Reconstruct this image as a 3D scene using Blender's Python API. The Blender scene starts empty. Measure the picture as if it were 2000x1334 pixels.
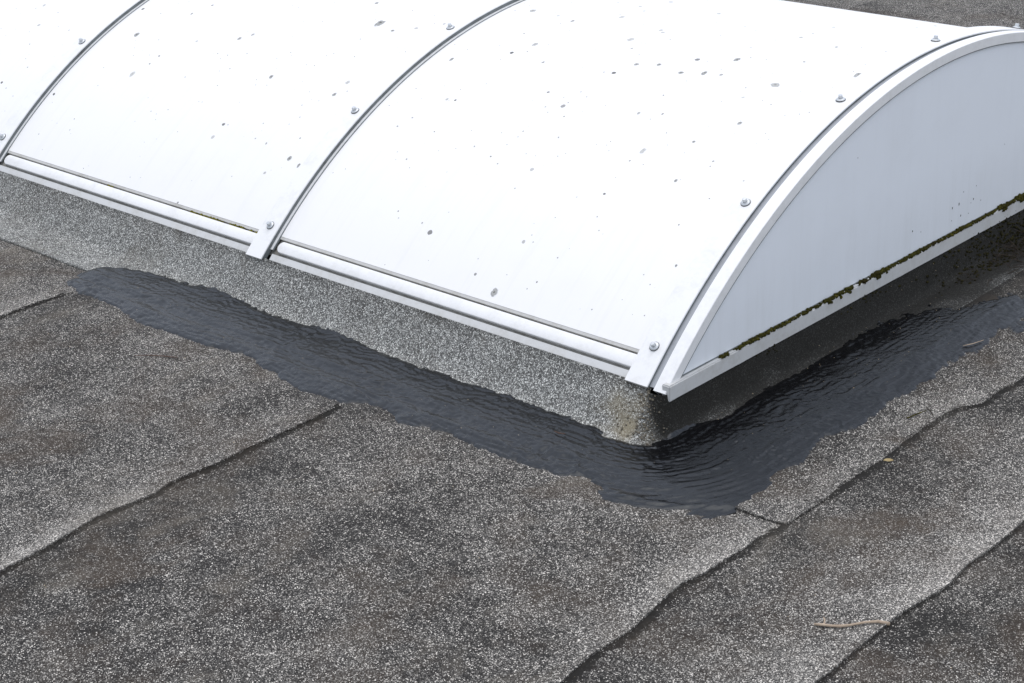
import bpy, bmesh, math, random
import numpy as np
from mathutils import Vector, Matrix, noise

random.seed(7)
rng = np.random.default_rng(7)
scene = bpy.context.scene
COL = scene.collection

# ------------------------------------------------------------------ camera
cam_data = bpy.data.cameras.new('camera')
cam_data.sensor_width = 36.0
cam_data.lens = 62.65
cam_data.clip_start = 0.05
cam_data.clip_end = 500.0
cam = bpy.data.objects.new('camera', cam_data)
COL.objects.link(cam)
_r = Vector((0.73403831, 0.67805, -0.03789395))
_d = Vector((0.24312057, -0.31447745, -0.91760358))
_f = Vector((-0.6340979, 0.66434338, -0.3956864))
_m = Matrix((( _r.x, -_d.x, -_f.x), (_r.y, -_d.y, -_f.y), (_r.z, -_d.z, -_f.z))).to_4x4()
_m.translation = Vector((1.7807, -2.2016, 1.3978))
cam.matrix_world = _m
scene.camera = cam

# ------------------------------------------------------------------ sky and sun (soft overcast daylight)
SUN_DIR = Vector((-0.08, 0.08, 0.98)).normalized()        # towards the sun
world = bpy.data.worlds.new('World')
scene.world = world
world.use_nodes = True
wn, wl = world.node_tree.nodes, world.node_tree.links
wn.clear()
sky = wn.new('ShaderNodeTexSky')
sky.sky_type = 'NISHITA'
sky.sun_disc = False
sky.sun_elevation = math.asin(SUN_DIR.z)
sky.sun_rotation = math.atan2(SUN_DIR.x, SUN_DIR.y)
sky.air_density = 1.0
sky.dust_density = 3.0
hs = wn.new('ShaderNodeHueSaturation')
hs.inputs['Saturation'].default_value = 0.68
bg = wn.new('ShaderNodeBackground')
bg.inputs['Strength'].default_value = 0.15
wo = wn.new('ShaderNodeOutputWorld')
wl.new(sky.outputs['Color'], hs.inputs['Color'])
cloud = wn.new('ShaderNodeMix')                            # even cloud cover over the clear-sky model
cloud.data_type = 'RGBA'
cloud.inputs[0].default_value = 0.58
cloud.inputs[7].default_value = (5.35, 5.7, 6.4, 1.0)
wl.new(hs.outputs['Color'], cloud.inputs[6])
wl.new(cloud.outputs[2], bg.inputs['Color'])
wl.new(bg.outputs['Background'], wo.inputs['Surface'])

sun_data = bpy.data.lights.new('sun', 'SUN')
sun_data.energy = 0.6
sun_data.angle = math.radians(60)
sun_data.color = (1.0, 0.97, 0.93)
sun = bpy.data.objects.new('sun', sun_data)
sun.rotation_euler = (-SUN_DIR).to_track_quat('-Z', 'Y').to_euler()
sun.location = (0, 0, 5)
COL.objects.link(sun)

scene.view_settings.view_transform = 'Standard'
scene.view_settings.look = 'None'
scene.view_settings.gamma = 1.0
scene.view_settings.exposure = 0.53

# ------------------------------------------------------------------ helpers
def link_mesh(name, verts, faces, mat, parent=None, smooth=False, attrs=None):
    me = bpy.data.meshes.new(name)
    me.from_pydata([tuple(v) for v in verts], [], [tuple(f) for f in faces])
    if attrs:
        for k, vals in attrs.items():
            at = me.attributes.new(k, 'FLOAT', 'POINT')
            at.data.foreach_set('value', np.asarray(vals, dtype=np.float32))
    me.update()
    if smooth:
        me.polygons.foreach_set('use_smooth', [True] * len(me.polygons))
    if mat is not None:
        me.materials.append(mat)
    o = bpy.data.objects.new(name, me)
    COL.objects.link(o)
    if parent is not None:
        o.parent = parent
    return o

def tag(o, label=None, category=None, group=None, kind=None):
    if label: o['label'] = label
    if category: o['category'] = category
    if group: o['group'] = group
    if kind: o['kind'] = kind
    return o

def fix_normals(o):
    bm = bmesh.new(); bm.from_mesh(o.data)
    bmesh.ops.recalc_face_normals(bm, faces=bm.faces)
    bm.to_mesh(o.data); bm.free()
    return o

def grid_faces(nu, nv, base=0):
    out = []
    for i in range(nu - 1):
        for j in range(nv - 1):
            a = base + i * nv + j
            out.append((a, a + 1, a + nv + 1, a + nv))
    return out

def n3(x, y, z=0.0):
    return noise.noise(Vector((x, y, z)))

def sstep(a, b, x):
    t = min(1.0, max(0.0, (x - a) / (b - a)))
    return t * t * (3 - 2 * t)

# ------------------------------------------------------------------ materials
class NT:
    def __init__(self, name):
        self.m = bpy.data.materials.new(name)
        self.m.use_nodes = True
        self.t = self.m.node_tree
        self.t.nodes.clear()
        self.out = self.n('ShaderNodeOutputMaterial')
        self.p = self.n('ShaderNodeBsdfPrincipled')
        self.l(self.p.outputs[0], self.out.inputs['Surface'])
        self.co = self.n('ShaderNodeTexCoord').outputs['Object']
    def n(self, t, **kw):
        nd = self.t.nodes.new(t)
        for k, v in kw.items():
            setattr(nd, k, v)
        return nd
    def l(self, a, b):
        self.t.links.new(a, b)
    def put(self, sock, v):
        if hasattr(v, 'links') or isinstance(v, bpy.types.NodeSocket):
            self.l(v, sock)
        elif isinstance(v, (tuple, list)) and len(v) == 3 and sock.type == 'RGBA':
            sock.default_value = (*v, 1)
        else:
            sock.default_value = v
    def math(self, op, a, b=0.0, clamp=False):
        nd = self.n('ShaderNodeMath', operation=op, use_clamp=clamp)
        self.put(nd.inputs[0], a); self.put(nd.inputs[1], b)
        return nd.outputs[0]
    def noise(self, scale, detail=3.0, rough=0.55, co=None, dist=0.0):
        nd = self.n('ShaderNodeTexNoise')
        nd.inputs['Scale'].default_value = scale
        nd.inputs['Detail'].default_value = detail
        nd.inputs['Roughness'].default_value = rough
        nd.inputs['Distortion'].default_value = dist
        self.l(co or self.co, nd.inputs['Vector'])
        return nd.outputs['Fac']
    def voro(self, scale, co=None, feature='F1', rnd=1.0):
        nd = self.n('ShaderNodeTexVoronoi', feature=feature)
        nd.inputs['Scale'].default_value = scale
        nd.inputs['Randomness'].default_value = rnd
        self.l(co or self.co, nd.inputs['Vector'])
        return nd
    def ramp(self, fac, stops, interp='LINEAR'):
        nd = self.n('ShaderNodeValToRGB')
        cr = nd.color_ramp
        cr.interpolation = interp
        while len(cr.elements) < len(stops):
            cr.elements.new(0.5)
        for e, (p, c) in zip(cr.elements, stops):
            e.position = p
            e.color = (*c, 1) if isinstance(c, (tuple, list)) else (c, c, c, 1)
        self.l(fac, nd.inputs['Fac'])
        return nd.outputs['Color']
    def mix(self, fac, a, b):
        nd = self.n('ShaderNodeMix', data_type='RGBA')
        self.put(nd.inputs[0], fac)
        self.put(nd.inputs[6], a); self.put(nd.inputs[7], b)
        return nd.outputs[2]
    def bump(self, h, strength=0.5, dist=0.002, normal=None):
        nd = self.n('ShaderNodeBump')
        nd.inputs['Strength'].default_value = strength
        nd.inputs['Distance'].default_value = dist
        self.l(h, nd.inputs['Height'])
        if normal is not None:
            self.l(normal, nd.inputs['Normal'])
        return nd.outputs['Normal']
    def attr(self, name):
        nd = self.n('ShaderNodeAttribute', attribute_name=name)
        return nd.outputs['Fac']
    def scaled(self, sx, sy, sz):
        nd = self.n('ShaderNodeMapping')
        nd.inputs['Scale'].default_value = (sx, sy, sz)
        self.l(self.co, nd.inputs['Vector'])
        return nd.outputs[0]
    def fin(self, col=None, rough=None, spec=None, metal=None, normal=None, coat=None):
        i = self.p.inputs
        if col is not None: self.put(i['Base Color'], col)
        if rough is not None: self.put(i['Roughness'], rough)
        if spec is not None: self.put(i['Specular IOR Level'], spec)
        if metal is not None: self.put(i['Metallic'], metal)
        if normal is not None: self.put(i['Normal'], normal)
        return self.m

def felt_material(name, dens, brown, cell=620.0, base=0.0095, tint=(1, 1, 1)):
    """mineral felt: pale slate granules stuck in dark bitumen, lost in places"""
    k = NT(name)
    bleach = k.attr('bleach')
    grime_dark = k.attr('grime_dark')
    v = k.voro(cell)
    sep = k.n('ShaderNodeSeparateColor'); k.l(v.outputs['Color'], sep.inputs[0])
    v2 = k.voro(cell * 2.1)
    sep2 = k.n('ShaderNodeSeparateColor'); k.l(v2.outputs['Color'], sep2.inputs[0])
    big = k.noise(2.3, 5, 0.62)
    mid = k.noise(15.0, 4, 0.65)
    fine = k.noise(70.0, 3, 0.6)
    d = k.math('ADD', dens, k.math('MULTIPLY', k.math('SUBTRACT', big, 0.5), 0.75))
    d = k.math('ADD', d, k.math('MULTIPLY', k.math('SUBTRACT', mid, 0.5), 0.70))
    d = k.math('ADD', d, k.math('MULTIPLY', k.math('SUBTRACT', fine, 0.5), 0.55))
    d = k.math('ADD', d, k.math('MULTIPLY', bleach, 0.60))
    d = k.math('SUBTRACT', d, k.math('MULTIPLY', grime_dark, 0.42))
    d = k.math('MAXIMUM', d, 0.02)
    m1 = k.math('MULTIPLY', k.math('SUBTRACT', d, sep.outputs[0]), 16.0, True)
    m2 = k.math('MULTIPLY', k.math('SUBTRACT', k.math('MULTIPLY', d, 0.7), sep2.outputs[0]), 9.0, True)
    g1 = k.ramp(sep.outputs[1], [(0.0, (0.055, 0.055, 0.055)), (0.45, (0.14, 0.141, 0.14)), (0.72, (0.30, 0.305, 0.30)), (0.90, (0.56, 0.565, 0.555)), (1.0, (0.84, 0.845, 0.83))])
    g2 = k.ramp(sep2.outputs[1], [(0.0, (0.03, 0.03, 0.03)), (0.7, (0.085, 0.086, 0.084)), (1.0, (0.25, 0.25, 0.24))])
    bn = k.noise(5.0, 4, 0.6)
    bn = k.math('MULTIPLY', k.math('SUBTRACT', bn, 0.50), 5.0 * brown, True)
    bc = k.mix(bn, (base, base * 0.93, base * 0.89), (base * 2.8, base * 2.1, base * 1.5))
    c = k.mix(m2, bc, g2)
    c = k.mix(m1, c, g1)
    c = k.mix(k.math('MULTIPLY', bn, 0.32), c, (0.045, 0.034, 0.024))
    # silt stains and worn patches with shapes of their own
    st = k.noise(3.1, 6, 0.68, dist=0.6)
    c = k.mix(k.math('MULTIPLY', k.math('SUBTRACT', st, 0.54), 4.0 * brown, True), c, (0.052, 0.038, 0.026))
    sl = k.noise(4.2, 6, 0.7, co=k.scaled(1.6, 0.8, 1.0), dist=0.4)
    c = k.mix(k.math('MULTIPLY', k.math('SUBTRACT', sl, 0.56), 2.6, True), c, (0.165, 0.155, 0.135))
    c = k.mix(k.math('MULTIPLY', k.attr('sand'), k.math('ADD', 0.25, mid), True), c, (0.26, 0.225, 0.155))
    c = k.mix(k.math('MULTIPLY', grime_dark, 0.94, True), c, (0.0085, 0.0078, 0.0058))
    tn = k.n('ShaderNodeMix', data_type='RGBA', blend_type='MULTIPLY')
    tn.inputs[0].default_value = 1.0
    k.l(c, tn.inputs[6]); tn.inputs[7].default_value = (*tint, 1)
    hgt = k.math('ADD', k.math('MULTIPLY', k.math('SUBTRACT', 1.0, v.outputs['Distance']), m1), k.math('MULTIPLY', fine, 0.8))
    nrm = k.bump(hgt, 0.55, 0.0022)
    return k.fin(tn.outputs[2], 0.82, 0.3, normal=nrm)

M = {}
M['felt'] = felt_material('mineral_felt', 0.40, 1.0, tint=(1.06, 0.985, 0.90))
M['felt_kerb'] = felt_material('mineral_felt_upstand', 0.86, 0.35, cell=600, base=0.050, tint=(1.02, 1.01, 0.96))

def bitumen_material():
    k = NT('old_bitumen')
    a = k.noise(30, 5, 0.6); b = k.noise(160, 3, 0.6)
    cr = k.voro(42.0, feature='DISTANCE_TO_EDGE')
    crack = k.math('LESS_THAN', cr.outputs['Distance'], 0.035)
    c = k.mix(a, (0.008, 0.0072, 0.0065), (0.036, 0.030, 0.026))
    c = k.mix(k.math('MULTIPLY', crack, 0.6), c, (0.012, 0.012, 0.012))
    sp = k.voro(330.0)
    s = k.n('ShaderNodeSeparateColor'); k.l(sp.outputs['Color'], s.inputs[0])
    c = k.mix(k.math('GREATER_THAN', s.outputs[0], 0.975), c, (0.16, 0.16, 0.155))
    nrm = k.bump(k.math('ADD', a, k.math('MULTIPLY', b, 0.4)), 0.5, 0.004)
    return k.fin(c, 0.62, 0.4, normal=nrm)
M['bitumen'] = bitumen_material()

def tar_material():
    k = NT('fresh_bitumen_sealant')
    a = k.noise(130.0, 4, 0.6, dist=0.8)
    b = k.noise(260.0, 2, 0.6)
    c = k.mix(a, (0.0018, 0.0018, 0.0022), (0.004, 0.004, 0.0048))
    h = k.math('ADD', k.math('MULTIPLY', a, 1.0), k.math('MULTIPLY', b, 0.06))
    nrm = k.bump(h, 0.5, 0.0013)
    r = k.math('ADD', 0.06, k.math('MULTIPLY', k.math('SUBTRACT', k.noise(26.0, 5, 0.7), 0.48), 1.1, True))
    r = k.math('MINIMUM', r, 0.30)
    k.p.inputs['IOR'].default_value = 1.50
    k.p.inputs['Specular Tint'].default_value = (0.84, 0.92, 1.0, 1.0)  # blue of the sky's reflection put into the specular colour
    return k.fin(c, r, 0.40, normal=nrm)
M['tar'] = tar_material()

def white_panel_material():
    k = NT('white_opal_sheet')
    up = k.n('ShaderNodeSeparateXYZ'); k.l(k.co, up.inputs[0])
    hgt = k.math('MULTIPLY', k.math('SUBTRACT', up.outputs['Z'], 0.20), 2.4, True)       # algae dots gather towards the crown
    big = k.noise(3.5, 4, 0.6)
    # two sizes of dirt specks
    def specks(scale, lim, off):
        cm = k.n('ShaderNodeMapping'); cm.inputs['Location'].default_value = (off, off * 0.7, off * 1.3)
        k.l(k.co, cm.inputs['Vector'])
        wob = k.noise(scale * 4, 2, 0.5, co=cm.outputs[0])
        v = k.voro(scale, co=cm.outputs[0])
        s = k.n('ShaderNodeSeparateColor'); k.l(v.outputs['Color'], s.inputs[0])
        size = k.math('MULTIPLY', s.outputs[1], 0.17)
        near = k.math('LESS_THAN', k.math('ADD', v.outputs['Distance'], k.math('MULTIPLY', wob, 0.12)), k.math('ADD', size, 0.06))
        pick = k.math('LESS_THAN', s.outputs[0], k.math('ADD', lim, k.math('MULTIPLY', k.math('MULTIPLY', hgt, big), lim * 7.0)))
        return k.math('MULTIPLY', k.math('MULTIPLY', near, pick), k.math('ADD', 0.35, k.math('MULTIPLY', s.outputs[2], 0.6)))
    sp = k.math('MAXIMUM', specks(30.0, 0.13, 0.0), specks(80.0, 0.10, 3.1))
    dust = k.math('MULTIPLY', k.math('SUBTRACT', k.noise(7.0, 6, 0.7), 0.5), 0.35, True)
    streak = k.math('MULTIPLY', k.math('SUBTRACT', k.noise(1.0, 5, 0.65, co=k.scaled(55, 3.0, 3.0)), 0.52), 0.45, True)
    c = k.mix(dust, (0.815, 0.805, 0.79), (0.60, 0.60, 0.58))
    c = k.mix(streak, c, (0.52, 0.52, 0.50))
    c = k.mix(sp, c, (0.045, 0.045, 0.04))
    return k.fin(c, k.math('ADD', 0.34, k.math('MULTIPLY', big, 0.2)), 0.4)
M['panel'] = white_panel_material()

def painted_metal(name, col, rough, dirt=0.25, dcol=(0.28, 0.27, 0.24), spec=0.45):
    k = NT(name)
    a = k.noise(24.0, 6, 0.68); b = k.noise(140.0, 3, 0.6)
    f = k.math('MULTIPLY', k.math('SUBTRACT', k.math('ADD', k.math('MULTIPLY', a, 0.75), k.math('MULTIPLY', b, 0.25)), 0.47), 4.0 * dirt, True)
    c = k.mix(f, col, dcol)
    return k.fin(c, k.math('ADD', rough, k.math('MULTIPLY', a, 0.15)), spec, normal=k.bump(b, 0.06, 0.001))
M['white_metal'] = painted_metal('white_coated_metal', (0.81, 0.805, 0.795), 0.32, 0.30, (0.46, 0.45, 0.41))
def end_sheet_material():
    k = NT('white_end_sheet')
    xyz = k.n('ShaderNodeSeparateXYZ'); k.l(k.co, xyz.inputs[0])
    low = k.math('SUBTRACT', 1.0, k.math('MULTIPLY', k.math('SUBTRACT', xyz.outputs['Z'], 0.15), 9.0), True)
    run = k.noise(1.0, 5, 0.65, co=k.scaled(1, 40, 3.5))
    cloud = k.noise(6.0, 5, 0.6)
    f = k.math('ADD', k.math('MULTIPLY', k.math('SUBTRACT', run, 0.52), 0.22, True), k.math('MULTIPLY', k.math('MULTIPLY', low, run), 0.22))
    f = k.math('ADD', f, k.math('MULTIPLY', k.math('SUBTRACT', cloud, 0.5), 0.30, True))
    c = k.mix(f, (0.83, 0.86, 0.895), (0.50, 0.50, 0.48))  # base colour lightened in place of light coming through the vault
    return k.fin(c, k.math('ADD', 0.25, k.math('MULTIPLY', cloud, 0.25)), 0.45)
M['end_sheet'] = end_sheet_material()
M['flashing'] = painted_metal('weathered_light_metal', (0.56, 0.56, 0.55), 0.38, 0.45, (0.34, 0.32, 0.27))
M['channel'] = painted_metal('dirty_channel', (0.26, 0.25, 0.225), 0.6, 0.9, (0.07, 0.062, 0.042))
M['lip'] = painted_metal('grimy_sheet_edge', (0.50, 0.495, 0.475), 0.6, 0.6, (0.30, 0.28, 0.23))
M['grey_metal'] = painted_metal('grey_galvanised_metal', (0.34, 0.355, 0.375), 0.5, 0.5, (0.19, 0.19, 0.185))
M['gasket'] = painted_metal('grey_rubber_gasket', (0.17, 0.185, 0.185), 0.55, 0.8, (0.06, 0.06, 0.056), 0.3)
M['dark'] = painted_metal('dark_rail', (0.05, 0.048, 0.042), 0.8, 0.5, (0.11, 0.10, 0.08), 0.2)
M['bolt'] = painted_metal('zinc_bolt', (0.60, 0.62, 0.63), 0.30, 0.25, (0.40, 0.39, 0.36))
M['bolt'].node_tree.nodes['Principled BSDF'].inputs['Metallic'].default_value = 0.55
M['rubber'] = painted_metal('black_rubber_washer', (0.03, 0.03, 0.03), 0.6, 0.1)

def spot_material():
    k = NT('grey_lichen')
    a = k.noise(260.0, 4, 0.65); b = k.noise(900.0, 2, 0.6)
    rim = k.math('ADD', k.attr('rim'), k.math('MULTIPLY', k.math('SUBTRACT', a, 0.5), 0.7))
    c = k.ramp(rim, [(0.0, (0.10, 0.10, 0.09)), (0.22, (0.20, 0.20, 0.185)), (0.45, (0.44, 0.44, 0.425)), (0.68, (0.27, 0.27, 0.255)), (0.86, (0.46, 0.465, 0.46)), (1.0, (0.78, 0.785, 0.79))])
    c = k.mix(k.math('MULTIPLY', k.math('SUBTRACT', b, 0.5), 2.0, True), c, (0.10, 0.10, 0.09))
    c = k.mix(k.attr('tone'), c, (0.74, 0.735, 0.715))
    return k.fin(c, 0.9, 0.1)
M['spot'] = spot_material()

def moss_material():
    k = NT('moss')
    a = k.noise(120.0, 4, 0.6); b = k.noise(14.0, 3, 0.6)
    c = k.ramp(a, [(0.25, (0.008, 0.009, 0.003)), (0.55, (0.050, 0.046, 0.008)), (0.8, (0.16, 0.14, 0.02))])
    c = k.mix(k.math('MULTIPLY', k.math('SUBTRACT', b, 0.5), 3.0, True), c, (0.020, 0.013, 0.006))
    return k.fin(c, 0.95, 0.1, normal=k.bump(k.noise(600, 3, 0.6), 0.8, 0.002))
M['moss'] = moss_material()

def moss_dark():
    k = NT('dark_moss')
    c = k.ramp(k.noise(150.0, 4, 0.6), [(0.3, (0.006, 0.006, 0.003)), (0.6, (0.028, 0.025, 0.009)), (0.85, (0.075, 0.062, 0.02))])
    return k.fin(c, 0.95, 0.1)
M['moss_dark'] = moss_dark()
def moss_bright():
    k = NT('yellow_green_moss')
    c = k.ramp(k.noise(150.0, 4, 0.6), [(0.3, (0.03, 0.028, 0.006)), (0.55, (0.13, 0.115, 0.014)), (0.8, (0.26, 0.23, 0.04))])
    return k.fin(c, 0.95, 0.1)
M['moss_bright'] = moss_bright()
def plain(name, c1, c2, scale, rough=0.8):
    k = NT(name)
    return k.fin(k.mix(k.noise(scale, 4, 0.6), c1, c2), rough, 0.2)
M['twig'] = plain('dry_twig_bark', (0.20, 0.145, 0.10), (0.56, 0.45, 0.34), 90)
M['redstem'] = plain('red_brown_stem', (0.05, 0.028, 0.022), (0.13, 0.085, 0.065), 100)
M['leaf'] = plain('dry_ochre_leaf', (0.26, 0.19, 0.085), (0.40, 0.32, 0.17), 150)
M['flake'] = plain('pale_litter_flakes', (0.40, 0.28, 0.15), (0.45, 0.41, 0.33), 40)
M['straw'] = plain('dead_stems', (0.010, 0.008, 0.006), (0.06, 0.046, 0.034), 60)
M['grit'] = plain('pale_grit', (0.03, 0.027, 0.02), (0.24, 0.21, 0.16), 90)

# ------------------------------------------------------------------ measured layout (metres; roof surface z = 0)
H = 0.085                                   # kerb height, roof to eave line
YC, ZC, RV = 0.969006, -0.933435 + H, 1.345464
A0 = math.radians(136.0711555)
ARC = 2 * (A0 - math.pi / 2) * RV           # whole arc length, eave to eave
PITCH = 1.046                               # rib spacing
NPAN = 5

SEAM_A = [(-1.013,-0.473),(-0.963,-0.478),(-0.910,-0.484),(-0.842,-0.497),(-0.809,-0.503),(-0.766,-0.497),(-0.707,-0.491),(-0.661,-0.504),(-0.611,-0.501),(-0.567,-0.495),(-0.508,-0.500),(-0.405,-0.500),(-0.331,-0.501),(-0.275,-0.507)]
SEAM_B = [(-0.687,0.401),(-0.639,0.391),(-0.590,0.387),(-0.524,0.391),(-0.455,0.379),(-0.379,0.365),(-0.324,0.376),(-0.277,0.376),(-0.241,0.379),(-0.182,0.374),(-0.149,0.384),(-0.132,0.384),(-0.105,0.373),(-0.057,0.367),(-0.015,0.381),(0.037,0.381),(0.101,0.380),(0.151,0.383),(0.232,0.377),(0.360,0.372),(0.410,0.378),(0.450,0.406),(0.510,0.401),(0.593,0.410)]
SEAM_C = [(-0.469,0.664),(-0.434,0.665),(-0.375,0.663),(-0.319,0.662),(-0.249,0.661),(-0.188,0.668),(-0.134,0.674),(-0.063,0.665),(0.013,0.669),(0.104,0.667)]
SEAM_D = [(-0.425,-1.399),(-0.338,-1.403),(-0.264,-1.402)]

def seam_fn(pts, seed, far):
    ys = np.array([p[0] for p in pts]); xs = np.array([p[1] for p in pts])
    o = ys.argsort(); ys, xs = ys[o], xs[o]
    y0, y1 = ys[0], ys[-1]
    def f(y):
        if y < y0: w = sstep(0, 0.6, y0 - y); b = xs[0] * (1 - w) + far * w
        elif y > y1: w = sstep(0, 0.6, y - y1); b = xs[-1] * (1 - w) + far * w
        else: b = float(np.interp(y, ys, xs))
        return b + 0.0015 * n3(y * 9, seed) + 0.0015 * n3(y * 45, seed + 5)
    return f
SEAMS = [
    seam_fn([(-1, -5.2), (1, -5.2)], 51, -5.2),
    seam_fn([(-1, -4.27), (1, -4.27)], 52, -4.27),
    seam_fn([(-1, -3.34), (1, -3.34)], 53, -3.34),
    seam_fn([(-1, -2.4), (1, -2.4)], 54, -2.4),
    seam_fn(SEAM_D, 1, -1.48),
    seam_fn(SEAM_A, 2, -0.49),
    seam_fn(SEAM_B, 3, 0.395),
    seam_fn(SEAM_C, 4, 0.668),
    seam_fn([(-1, 1.6), (1, 1.6)], 55, 1.6),
    seam_fn([(-1, 2.54), (1, 2.54)], 56, 2.54),
]
def wave(x, y):
    return 0.0014 * n3(x * 2.1, y * 2.1, 3.3) + 0.0007 * n3(x * 7, y * 7, 1.1)

LIFT = 0.0060
def lift(k, x, y, xr):
    fl = 1.0
    if k == 6: fl = 1 - sstep(-0.20, -0.13, y)
    if k in (4, 5): fl = 1 - 0.9 * sstep(-0.32, -0.24, y)
    return LIFT * fl * sstep(-0.11, -0.004, x - xr)

def sheet_top(x, y):
    for k, f in enumerate(SEAMS):
        xr = f(y)
        if x <= xr:
            return wave(x, y) + lift(k, x, y, xr)
    return wave(x, y)

# ------------------------------------------------------------------ flat roof and its felt sheets
roof = link_mesh('flat_roof', [(-45, -45, -0.012), (45, -45, -0.012), (45, 45, -0.012), (-45, 45, -0.012)], [(0, 1, 2, 3)], M['felt'],
                 attrs={'bleach': [0.1] * 4, 'grime_dark': [0] * 4})
tag(roof, 'flat roof covered in grey mineral bitumen felt', kind='structure')

def felt_sheet(k, y0, y1):
    fr = SEAMS[k]
    fl = SEAMS[k - 1] if k > 0 else (lambda y: -6.3)
    ys = np.arange(y0, y1 + 1e-6, 0.022)
    nv = 34
    V, Fc, bl, gr = [], [], [], []
    for y in ys:
        xl, xr = fl(y) - 0.06, fr(y)
        for j in range(nv):
            w = j / (nv - 1)
            w = 1 - (1 - w) ** 1.5
            x = xl + (xr - xl) * w
            z = wave(x, y) + lift(k, x, y, xr)
            V.append((x, y, z))
            d = xr - x
            wd = 0.055 + 0.035 * n3(y * 4, k * 7.7)
            amt = 0.35 + 1.2 * n3(y * 2.6, k * 3.1 + 9)
            if k == 7: amt += 0.5
            bl.append(max(0.0, amt) * math.exp(-(d / wd) ** 2) + (0.10 if k == 7 and d < 0.25 else 0.0))
            gr.append(0.28 * math.exp(-((x - (fl(y) + 0.05)) / 0.07) ** 2) * (0.7 + n3(x * 6, y * 6, 4)) if k > 0 else 0)
        # turned-down free edge
        V.append((xr + 0.001, y, wave(xr, y) - 0.002)); bl.append(0); gr.append(0.75)
    Fc = [(a, d_, c, b) for (a, b, c, d_) in grid_faces(len(ys), nv + 1)]
    o = link_mesh('felt_sheet', V, Fc, M['felt'], roof, smooth=False, attrs={'bleach': bl, 'grime_dark': np.maximum(0, gr)})
    o.data.polygons.foreach_set('use_smooth', [True] * len(o.data.polygons))
    # keep the free edge crisp
    bm = bmesh.new(); bm.from_mesh(o.data); bm.verts.ensure_lookup_table()
    n = nv + 1
    for i in range(len(ys) - 1):
        e = bm.edges.get((bm.verts[i * n + nv - 1], bm.verts[(i + 1) * n + nv - 1]))
        if e: e.smooth = False
    bm.to_mesh(o.data); bm.free()
    return o
for k in range(len(SEAMS)):
    felt_sheet(k, -2.0, 4.6)

# bitumen that bled out along the laps
def bleed(k, y0, y1, wmin, wmax, seed, step=0.0045):
    f = SEAMS[k]
    ys = np.arange(y0, y1, step)
    V, gr, nv = [], [], 14
    for y in ys:
        a = n3(y * 5, seed); b = n3(y * 18, seed + 3); c = n3(y * 55, seed + 8)
        w = wmin + (wmax - wmin) * max(0.0, 0.45 + 0.75 * a + 0.5 * b + 0.25 * c)
        xr = f(y)
        for j in range(nv):
            t = j / (nv - 1)
            x = xr - 0.004 + (w * 1.25 + 0.010) * t
            h = 0.0046 - 0.0062 * t ** 0.8 + 0.0022 * n3(x * 95, y * 95, seed) + 0.0016 * n3(x * 240, y * 240, seed + 1)
            V.append((x, y, wave(x, y) + max(-0.003, h)))
            gr.append(max(0.0, 0.70 - 0.45 * t * t))
    fc = [(p, s_, r, q) for (p, q, r, s_) in grid_faces(len(ys), nv)]
    return link_mesh('bitumen_bleed', V, fc, M['felt'], roof, smooth=True, attrs={'bleach': [0.0] * len(V), 'grime_dark': gr})
bleed(4, -1.6, -0.262, 0.001, 0.008, 11)
bleed(5, -1.6, -0.27, 0.003, 0.013, 12)
bleed(6, -1.4, 1.4, 0.004, 0.016, 13)
bleed(7, -1.2, 1.2, 0.001, 0.007, 14)
for k in (0, 1, 2, 3, 8, 9):
    bleed(k, -2.0, 4.5, 0.003, 0.016, 20 + k, 0.03)

# ------------------------------------------------------------------ kerb dressed in felt
RC, XF, YF, FIL = 0.05, 0.055, -0.050, 0.025
CX, CY = XF - RC, YF + RC
SA = 0.08 * math.pi / 2
def surf(s, t):
    """point on kerb/roof surface: s runs along the foot of the kerb, t across it (t>0 out on the roof, t<0 up the kerb)"""
    if s < 0: th, bx, by = 0.0, CX + s, CY
    elif s < SA: th, bx, by = s / 0.08, CX, CY
    else: th, bx, by = math.pi / 2, CX, CY + s - SA
    lean = 0.78 - 0.58 * th / (math.pi / 2)
    if t > FIL: o, z = t, 0.0
    elif t < -FIL: o, z = lean * t, -t
    else:
        w = (FIL - t) / (2 * FIL)
        o = (1 - w) ** 2 * FIL - w * w * lean * FIL
        z = w * w * FIL
    nx, ny = math.sin(th), -math.cos(th)
    return bx + nx * (RC + o), by + ny * (RC + o), z, nx, ny, lean
def up_mix(t):                    # 0 on the flat, 1 on the upstand
    return sstep(FIL, -FIL, t)

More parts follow.
